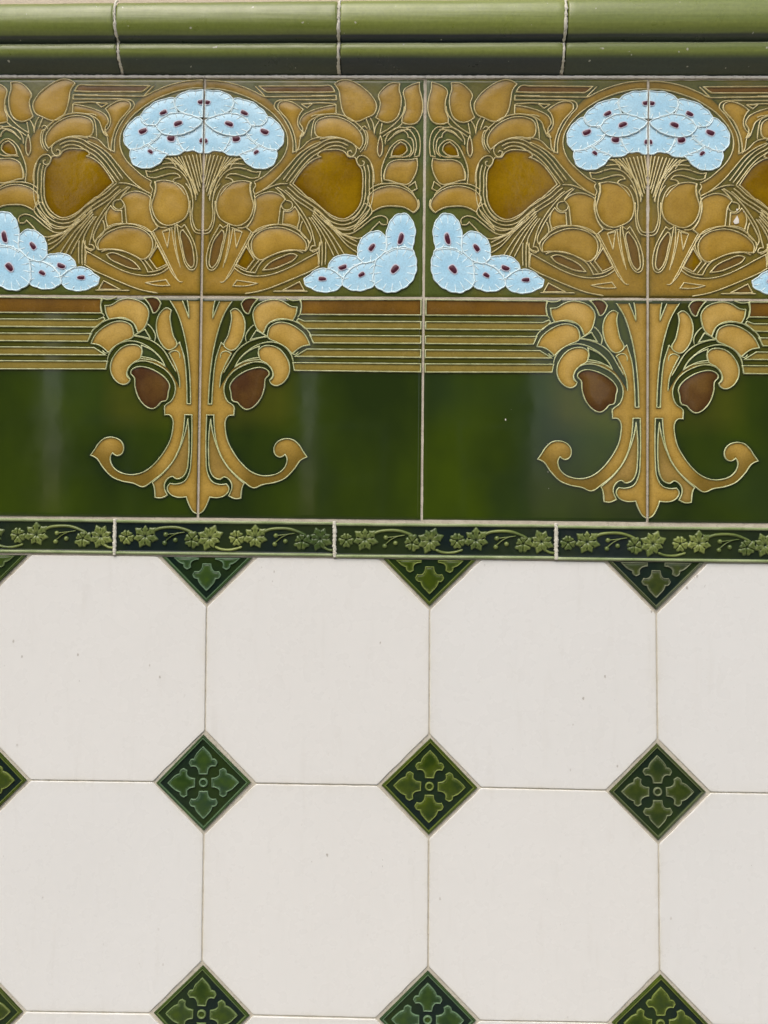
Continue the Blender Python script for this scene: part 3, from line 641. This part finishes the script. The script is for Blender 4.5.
# =================================================================== MOULDED RAIL
prof = []
cY, cH, R_ = -.216, .045, .0915
for k in range(0, 25):
    a = math.radians(100-k*(100+72)/24)     # 100 deg (up, behind) to -72 deg (under)
    sn, cn = math.sin(a), math.cos(a); prof.append((cY-R_*.985*math.copysign(abs(sn)**.86, sn), cH+R_*.88*math.copysign(abs(cn)**.68, cn)))
prof = [(-.335, -.05)]+[(max(-.335, y), h) for y, h in prof]
prof += [(-.1265, .066), (-.1235, .060), (-.1215, .0625), (-.1195, .070), (-.1165, .0745), (-.110, .077), (-.095, .078), (-.080, .076), (-.066, .0705), (-.054, .062), (-.044, .052), (-.035, .040), (-.028, .028), (-.020, .016), (-.014, .005), (-.012, -.03)]
def rail(x0, x1, label):
    r = empty('moulded_rail_tile', W((x0+x1)/2, -.018, 0), label, 'tile', 'moulded green rail tiles along the top')
    e = .006; xs = [x0+e, x0+e+.003, x0+e+.01]+list(np.linspace(x0+.04, x1-.04, 22))+[x1-e-.01, x1-e-.003, x1-e]
    pr = prof; n = len(pr); V = []; pool = []; thin = []
    ns = []
    for i in range(n):
        a, b = pr[max(0, i-1)], pr[min(n-1, i+1)]; ty, th = b[0]-a[0], b[1]-a[1]; L = math.hypot(ty, th); ns.append((th/L, -ty/L))
    ph = random.random()*6
    for ix, x in enumerate(xs):
        ins = {0: .006, 1: .0018}.get(min(ix, len(xs)-1-ix), 0)
        for i, (y, h) in enumerate(pr):
            ny, nh = ns[i]; wv = .0006*math.sin(ph+x*9)+.0004*math.sin(ph*2+x*23)
            V.append((x, y*(1+.05*(x-.8)/1.7)+ny*ins+wv, (h+nh*ins*(-1 if nh < 0 else -1) if False else h-abs(nh)*ins)*P))
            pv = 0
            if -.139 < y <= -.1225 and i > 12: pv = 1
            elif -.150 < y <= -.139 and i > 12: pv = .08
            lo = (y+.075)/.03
            if i > 30: pv = max(pv, min(.93, max(0, lo*1.3)))  # lower moulding painted darker downwards, as if reflecting dark ground
            pool.append(pv); thin.append(1 if -.1240 <= y <= -.1140 and i > 24 else 0)  # pool also holds that painted dark; thin marks the fillet edge to be painted as lit
    F = [(ix*n+i, ix*n+i+1, (ix+1)*n+i+1, (ix+1)*n+i) for ix in range(len(xs)-1) for i in range(n-1)]
    F += [tuple(range(n)), tuple((len(xs)-1)*n+i for i in range(n))]
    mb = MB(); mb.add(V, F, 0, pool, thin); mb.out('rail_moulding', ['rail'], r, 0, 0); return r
J = [-1.36, -.378, .612, 1.612, 2.61]
for i, lb in enumerate(['green moulded rail tile at the top left corner', 'green moulded rail tile above the left flower head', 'green moulded rail tile second from right, over the middle of the frieze', 'green moulded rail tile at the top right corner, with pale scratches']):
    rail(J[i], J[i+1], lb)
def blob_line(name, pts, r, seed, parent, mat='bead', var=.45, h_keep=None):
    """irregular squeezed out mortar following pts (x, y, h)"""
    rs = random.Random(seed); V = []; F = []; k = 8; n = len(pts)
    for i, (x, y, h) in enumerate(pts):
        a, b = pts[max(0, i-1)], pts[min(n-1, i+1)]
        t = Vector((b[0]-a[0], b[1]-a[1], (b[2]-a[2])/P)); t.normalize(); s1 = Vector((1, 0, 0)); s1 = (s1-t*s1.dot(t)).normalized(); s2 = t.cross(s1)
        rr = r*(1+var*(rs.random()-.5)*2); jx = r*.35*(rs.random()-.5)
        for j in range(k):
            u = 2*math.pi*j/k; o = s1*math.cos(u)*rr*(1+.25*(rs.random()-.5))+s2*math.sin(u)*rr*.7
            V.append((x+jx+o.x, y+o.y, h+o.z*P))
    for i in range(n-1):
        for j in range(k): F.append((i*k+j, i*k+(j+1) % k, (i+1)*k+(j+1) % k, (i+1)*k+j))
    F += [tuple(range(k)), tuple((n-1)*k+j for j in range(k))]
    P3 = [W(*v) for v in V]
    bm = bmesh.new(); vv = [bm.verts.new(p) for p in P3]
    for f in F: bm.faces.new([vv[i] for i in f])
    bmesh.ops.recalc_face_normals(bm, faces=bm.faces); me = bpy.data.meshes.new(name); bm.to_mesh(me); bm.free(); me.materials.append(MT[mat])
    me.polygons.foreach_set('use_smooth', [True]*len(me.polygons))
    o = bpy.data.objects.new(name, me); COL.objects.link(o); o.parent = parent; o.location = -parent.location; return o
def lin(a, b, n): return [tuple(a[k]+(b[k]-a[k])*i/(n-1) for k in range(3)) for i in range(n)]
for i, x in enumerate(J[1:-1]):
    base = [(y, h) for y, h in prof[6:-1]]
    path = []
    for q in range(len(base)-1):
        (y0, h0), (y1, h1) = base[q], base[q+1]; m = max(1, int(math.hypot(y1-y0, h1-h0)/.006))
        for s in range(m): u = s/m; path.append((x+.012*math.sin((y0+.3)*7+i*2)*(.4), y0+(y1-y0)*u, (h0+(h1-h0)*u-.002)*P))
    blob_line('mortar_bead', path, .0066, 60+i, wall, var=.38)
for a in range(3):
    x0 = (-1.36, .0, 1.)[a]; x1 = (0, 1., 2.62)[a]
    blob_line('mortar_joint', lin((x0, -.0050, .0004), (x1, -.0045, .0004), int(90*(x1-x0))), .0068, 90+a, wall, mat='grout_joint', var=.22)
# =================================================================== BORDER STRIPS
SY0, SY1 = 2.008, 2.163
def leaf_star(cx, cy, R0, n, rot, seed, fat=.34):
    """lobed leaf: n notched lobes round a centre"""
    rs = random.Random(seed); mb = MB()
    for k in range(n):
        a = rot+2*math.pi*k/n; L = R0*(.82+.3*rs.random()); wd = L*fat
        ca, sa = math.cos(a), math.sin(a)
        prof_ = [(.08, .16), (.30, .62), (.48, .60), (.62, 1.0), (.74, .62), (1.0, .03)] if n > 5 else [(.10, .15), (.45, .62), (.75, .98), (.97, .62), (.86, .05)]
        out = [(u*L, v*wd) for u, v in prof_]+[(u*L, -v*wd) for u, v in reversed(prof_)]
        path = [np.array([cx+u*ca-v*sa, cy+u*sa+v*ca]) for u, v in out]
        q = spline(path, True, .004, 85); m = len(q)
        V = [(cx, cy, .0004)]; th = [.0]
        mid = np.array([cx+ca*L*.55, cy+sa*L*.55]); V.append((mid[0], mid[1], .0007)); th.append(.25)
        for p in q: V.append((p[0], p[1], .0001)); th.append(.15)
        inner_ = [(mid+(p-mid)*.62) for p in q]
        for p in inner_: V.append((p[0], p[1], .0014)); th.append(1.)
        F = []
        for i in range(m):
            j = (i+1) % m; F.append((2+i, 2+j, 2+m+j, 2+m+i)); F.append((2+m+i, 2+m+j, 1))
        mb.add(V, F, 0, None, th)
    return mb
def dome_disc(cx, cy, r, h, base=.0001):
    mb = MB(); V = [(cx, cy, base+h)]; th = [1.]; F = []; k = 14
    for ri, (u, v) in enumerate(((.45, .88), (.8, .5), (1, 0))):
        for j in range(k): a = 2*math.pi*j/k; V.append((cx+r*u*math.cos(a), cy+r*u*math.sin(a), base+h*v)); th.append((1, .7, .1)[ri])
    for j in range(k):
        l = (j+1) % k; F.append((0, 1+j, 1+l))
        for ri in range(2): F.append((1+ri*k+j, 1+ri*k+l, 1+(ri+1)*k+l, 1+(ri+1)*k+j))
    mb.add(V, F, 0, None, th); return mb
def blossom(cx, cy, R0, rot):
    mb = MB()
    for k in range(5):
        a = rot+2*math.pi*k/5; d = dome_disc(cx+R0*.60*math.cos(a), cy+R0*.60*math.sin(a), R0*.42, .0012); mb.add(d.V, d.F, 0, None, [t*.85 for t in d.thin])
    d = dome_disc(cx, cy, R0*.18, .0007); mb.add(d.V, d.F, 0, None, [.0]*len(d.V)); return mb
def vine(pts, hw=.0065):
    mb = MB(); q = spline(pts); n = len(q); ribbon(mb, q, hw=hw, ht=.0011, wob=.03)
    mb.thin = [(.15, .8, 1., 1., .8, .15)[i % 6]*.9 for i in range(len(mb.V))]; return mb
def strip_tile(x0, x1):
    r = empty('border_tile', W((x0+x1)/2, SY1, 0), '', 'tile', 'leafy green border strip tiles'); e = .005
    a, b = x0+e, x1-e; fr = .0135
    # frame profile across the strip: ridge, hollow, ridge
    pr = [(SY0, -.004), (SY0+.0004, .0006), (SY0+.003, .0013), (SY0+.010, .0013), (SY0+fr, .0006), (SY0+fr+.002, .00008), (SY0+fr+.005, .0), (SY0+fr+.012, .0)]
    pr = pr+[(SY0+SY1-y, h) for y, h in reversed(pr)]
    xs = [a, a+.002, a+.005]+list(np.linspace(a+.02, b-.02, 20))+[b-.005, b-.002, b]; V = []; pool = []
    for ix, x in enumerate(xs):
        dip = {0: .0009, 1: .0003}.get(min(ix, len(xs)-1-ix), 0)
        for y, h in pr: V.append((x, y, h-dip))
    n = len(pr); F = []; fm = []
    for ix in range(len(xs)-1):
        for i in range(n-1): F.append((ix*n+i, ix*n+i+1, (ix+1)*n+i+1, (ix+1)*n+i)); fm.append(0 if n//2-4 <= i <= n//2+2 else 1)
    mb = MB(); mb.add(V, F); mb.fm = fm; mb.pool = [0.6 if h < .0004 else 0. for x, y, h in V]
    for x in (a, b):
        k = len(mb.V); mb.add([(x, SY0, -.004), (x, SY1, -.004), (x, SY1-.001, .0002), (x, SY0+.001, .0002)], [(0, 1, 2, 3)], 0)
    mb.out('tile_body', ['strip_bg', 'fillet'], r, 0, 0)
    u = 1/222.; mid = (SY0+SY1)/2; L = b-a
    X = lambda p: x0+p*u; Y = lambda p: mid+(p-536.5)*u
    for k, off in enumerate((0, 109.5)):
        for (px, py, rr, rt_) in ((12, 536, 6.2, .3), (77, 538.5, 6.6, 1.)): leaf_star(X(off+px), Y(py), rr*1.3*u, 5, rt_, k*7+int(px), .50).out('blossom', ['relief'], r, 0, 0)
        leaf_star(X(off+30.5), Y(535.5), 13*u, 7, -math.pi/2, k*5+1).out('leaf', ['relief'], r, 0, 0)
        leaf_star(X(off+95), Y(536.5), 13*u, 8, -math.pi/2+.39, k*5+2).out('leaf', ['relief'], r, 0, 0)
        vine([(X(off+36), Y(532)), (X(off+43), Y(528)), (X(off+52), Y(526.5)), (X(off+64), Y(526.8)), (X(off+73), Y(529.5)), (X(off+81), Y(533.5))], .0075).out('vine', ['relief'], r, 0, 0)
        e1 = 128 if k == 0 else 104
        if k == 0: vine([(X(off+100), Y(545)), (X(off+106), Y(547.5)), (X(off+116), Y(548)), (X(off+127), Y(545))]).out('vine', ['relief'], r, 0, 0)
        else: vine([(X(off+98), Y(544)), (X(off+103), Y(547)), (X(off+108.5), Y(547.5))]).out('vine', ['relief'], r, 0, 0)
        vine([(X(off+51), Y(533.6)), (X(off+60), Y(532.5)), (X(off+70), Y(531))], .003).out('tendril', ['relief'], r, 0, 0)
        vine([(X(off+50), Y(541)), (X(off+57), Y(535)), (X(off+65), Y(531.5))], .003).out('tendril', ['relief'], r, 0, 0)
        for px, py in ((51, 533.6), (60.5, 539), (50, 542)): dome_disc(X(off+px), Y(py), 2.5*u, .0013).out('berry', ['relief'], r, 0, 0)
    return r
S0 = -.372; SL = .984
S = strip_tile(S0, S0+SL)
for k, lb in ((0, 'leafy green border strip second from left, below the left trunk'), (-1, 'leafy green border strip cut by the left edge of the photo'), (1, 'leafy green border strip third from left, above the middle white octagons'), (2, 'leafy green border strip cut by the right edge of the photo')):
    o = S if k == 0 else copy_tree(S); o['label'] = lb; o.location = W(S0+SL/2+k*SL, SY1+(0, .003, .006, -.002)[k], 0)+Vector((0, -.0001*k, 0))
    o.rotation_euler[1] = math.radians((.0, -.15, .1, .1)[k])
for k in range(3): blob_line('mortar_bead', lin((S0+k*SL, SY0-.004, .0007), (S0+k*SL+.002, SY1+.004, .0007), 30), .0085, 80+k, wall, var=.2)
# =================================================================== OCTAGON AND DIAMOND TILES
DC = [[(-.97, 2.163), (.044, 2.163), (1.038, 2.166), (2.039, 2.172), (3.03, 2.172)],
      [(-.958, 3.172), (.048, 3.170), (1.043, 3.172), (2.050, 3.180), (3.037, 3.180)],
      [(-.954, 4.186), (.050, 4.181), (1.047, 4.186), (2.060, 4.184), (3.044, 4.186)],
      [(-.95, 5.195), (.052, 5.19), (1.05, 5.195), (2.062, 5.195), (3.05, 5.195)]]
DR = .2115
names_r = ['top', 'middle', 'bottom']
def octagon(i, j, label):
    q = [DC[j][i], DC[j][i+1], DC[j+1][i+1], DC[j+1][i]]      # the four corners of its square
    g = .0029; cut = DR+.018
    pts = []
    for k in range(4):
        c = np.array(q[k]); nx_ = np.array(q[(k+1) % 4]); pv = np.array(q[(k-1) % 4])
        cc = q; m = np.mean(np.array(q), 0); s = np.sign(m-c)
        e1 = (pv-c)/np.linalg.norm(pv-c); e2 = (nx_-c)/np.linalg.norm(nx_-c)
        cl = cut
        if j == 0 and k in (0, 1):
            pass
        pts.append(c+e1*cl+e2*g); pts.append(c+e2*cl+e1*g)
    pts = [np.array(p) for p in pts]
    if j == 0:      # the top course is trimmed under the border strips
        pts = clip(pts, 2.170)
    poly = []
    n = len(pts)
    for k in range(n):      # slightly softened corners
        a, b, c = pts[k-1], pts[k], pts[(k+1) % n]; r_ = .006
        u, v = (a-b)/np.linalg.norm(a-b), (c-b)/np.linalg.norm(c-b)
        for s in (0, .5, 1): poly.append((b+u*r_*(1-s)**2+v*r_*s**2))
    out = []
    for k in range(len(poly)):
        a, b = poly[k], poly[(k+1) % len(poly)]; m = max(1, int(np.linalg.norm(b-a)/.012))
        for s in range(m): out.append(a+(b-a)*s/m)
    ccx, ccy = np.mean(np.array(pts), 0)
    r = empty('octagonal_tile', W(ccx, max(p[1] for p in pts), 0), label, 'tile', 'white octagonal wall tiles')
    def inset(d):     # straight sided inset, softened at the corners
        P_ = []; n_ = len(pts)
        nrm = []
        for k in range(n_):
            a, b = pts[k], pts[(k+1) % n_]; t = (b-a)/np.linalg.norm(b-a); v = np.array([-t[1], t[0]])
            if v @ (np.array([ccx, ccy])-a) < 0: v = -v
            nrm.append((a+v*d, t))
        for k in range(n_):
            (a, t), (b, v) = nrm[k-1], nrm[k]
            P_.append(a+t*(((b-a)[0]*v[1]-(b-a)[1]*v[0])/(t[0]*v[1]-t[1]*v[0])))
        o_ = []; rr = .0065
        for k in range(n_):
            a, b, c = P_[k-1], P_[k], P_[(k+1) % n_]; u, v = (a-b)/np.linalg.norm(a-b), (c-b)/np.linalg.norm(c-b)
            for s in np.linspace(0, 1, 5): o_.append(b+u*rr*(1-s)**2+v*rr*s**2)
            p0, p1 = b+v*rr, c+(b-c)/np.linalg.norm(b-c)*rr
            for s in np.linspace(0, 1, 15)[1:-1]: o_.append(p0+(p1-p0)*s)
        return o_
    wf = [rng.random()*6.28 for _ in range(4)]
    rings = [(0, -.009), (0, -.0005), (.0008, -.0002), (.0020, -.00004), (.0040, 0), (.009, 0), (.02, 0), (.05, 0), (.12, 0), (.25, 0)]
    mb = MB(); V = []
    for d, h in rings:
        for k, p in enumerate(inset(d)):
            wv = (.0005*math.sin(wf[0]+p[0]*61)+.0004*math.sin(wf[1]+p[1]*83)) if d < .006 else 0
            V.append((p[0]+wv, p[1]+wv, h))
    m = len(V)//len(rings); F = []
    for a in range(len(rings)-1):
        for k in range(m): F.append((a*m+k, a*m+(k+1) % m, (a+1)*m+(k+1) % m, (a+1)*m+k))
    F.append(tuple((len(rings)-1)*m+k for k in range(m))); mb.add(V, F)
    out = inset(0)
    q_ = np.array(out); A, B = q_, np.roll(q_, -1, 0); vv = np.array([(v[0], v[1]) for v in mb.V])
    st = np.exp(-dist(vv[:, 0], vv[:, 1], A, B)/.012)
    mb.out('tile_body', ['white'], r, 0, 0, False, {'edge_stain': st})
    r.rotation_euler = (math.radians(random.uniform(-.12, .12)), 0, math.radians(random.uniform(-.12, .12)))
    return r
def clip(pts, y0):
    out = []
    for k in range(len(pts)):
        a, b = pts[k], pts[(k+1) % len(pts)]
        if a[1] >= y0: out.append(a)
        if (a[1] >= y0) != (b[1] >= y0): t = (y0-a[1])/(b[1]-a[1]); out.append(a+(b-a)*t)
    return out
cols = ['cut by the left edge', 'second from left', 'third from left', 'cut by the right edge']
rows_ = ['upper row, touching the border strips', 'lower full row', 'bottom row, mostly out of frame']
for j in range(3):
    for i in range(4):
        octagon(i, j, 'ivory octagonal tile %s in the %s' % (cols[i], rows_[j]))
half = [(0,-36.5), (3.6,-33), (7.6,-28.5), (9.6,-23.8), (13,-23.2), (15,-20), (13,-16.6), (8.2,-16.6), (5.6,-14), (4.3,-8.6)]
def diamond(cx, cy, label, cutY=None, rot=0, ctr=None):
    r = empty('diamond_tile', W(cx, cy+DR, 0), label, 'tile', 'small green diamond tiles')
    u = DR/47.6
    def ring(rad): return [np.array([cx, cy-rad]), np.array([cx+rad, cy]), np.array([cx, cy+rad]), np.array([cx-rad, cy])]
    prof_ = [(DR, -.006, 0), (DR, -.0001, 0), (DR*.988, .0006, .1), (DR*.968, .0008, .2), (DR*.950, .0005, .0), (DR*.938, .0009, .45), (DR*.918, .0009, .65), (DR*.902, .0002, .1), (DR*.888, -.0002, 0)]
    mb = MB(); V = []; th = []; F = []; fm = []
    def hull(p): return p if cutY is None else [np.array([a[0], a[1]]) for a in clip(p, cutY)]
    for rad, h, t in prof_:
        for p in hull(ring(rad)): V.append((p[0], p[1], h)); th.append(t)
    n = len(hull(ring(DR)))
    for k in range(len(prof_)-1):
        for i in range(n):
            if cutY is not None and abs(V[k*n+i][1]-cutY) < 1e-6 and abs(V[k*n+(i+1) % n][1]-cutY) < 1e-6: continue
            F.append((k*n+i, k*n+(i+1) % n, (k+1)*n+(i+1) % n, (k+1)*n+i)); fm.append(1 if k < 7 else 0)
    k = len(prof_)-1; F.append(tuple(k*n+i for i in range(n))); fm.append(0)
    mb.add(V, F, 0, None, th); mb.fm = fm; ob = mb.out('tile_body', ['diamond_bg', 'dleaf'], r, 0, 0)
    ob.data.polygons.foreach_set('use_smooth', [False]*len(ob.data.polygons))
    for q in range(4):
        a = math.pi/2*q; ca, sa = math.cos(a), math.sin(a)
        hp = half+[(-x, y) for x, y in reversed(half[1:])]
        pts = [np.array([cx+(x*.93*ca-(y*.95-.6)*sa)*u, cy+(x*.93*sa+(y*.95-.6)*ca)*u]) for x, y in hp]
        path = spline(pts, True, .004, 50)
        if cutY is not None:
            path = clip(path, cutY+.004)
            if len(path) < 5: continue
        mb = MB(); fill(mb, path, -.0001, .0007, wid=.008, gs=.009, thinw=.003)
        ribbon(mb, path, hw=.0029, ht=.0010, z=-.0001, closed=True, mi=0); k = len(mb.thin)
        nr = len(path)*6
        for z_ in range(k-nr, k): mb.thin[z_] = (.3, .8, .9, .9, .8, .3)[(z_-(k-nr)) % 6]
        mb.out('quatrefoil_leaf', ['dleaf'], r, 0, 0)
    if cutY is None or cy-.02 > cutY:
        mb = MB(); path = [np.array([cx+3.6*u*math.cos(t), cy+3.6*u*math.sin(t)]) for t in np.linspace(0, 2*math.pi, 18)[:-1]]
        ribbon(mb, path, hw=.0048, ht=.0013, z=-.0002, closed=True, wob=.03); mb.thin = [.75]*len(mb.V)
        fill(mb, path, 0, .0001, gs=.01); mb.out('centre_ring', ['dleaf'], r, 0, 0)
    return r
dcol = ['cut by the left edge', 'second from left', 'third from left', 'farthest right']
for j in range(3):
    for i in range(4):
        cx, cy = DC[j][i]
        lb = 'green quatrefoil diamond tile %s in the %s row of diamonds' % (dcol[i], names_r[j])
        if j == 0: lb = 'triangular half diamond tile under the border strips, %s' % dcol[i]
        o = diamond(cx, cy, lb, cutY=2.172 if j == 0 else None)
        tint = [(1,1,1), (.85,1,1.5), (1.12,1.02,.65), (1.05,.85,1.35), (1.1,.95,.8)][(i+2*j) % 5 if (i, j) != (2, 1) else 2]
        if (i, j) == (1, 1): tint = (.85,1,1.5)
        if (i, j) == (3, 1): tint = (1.05,.9,1.3)
        for ch in o.children: ch.color = (*tint, 1)
        if j: o.rotation_euler[1] = math.radians([0, -1.2, .6, -.8][i]*(1 if j == 1 else -.4))
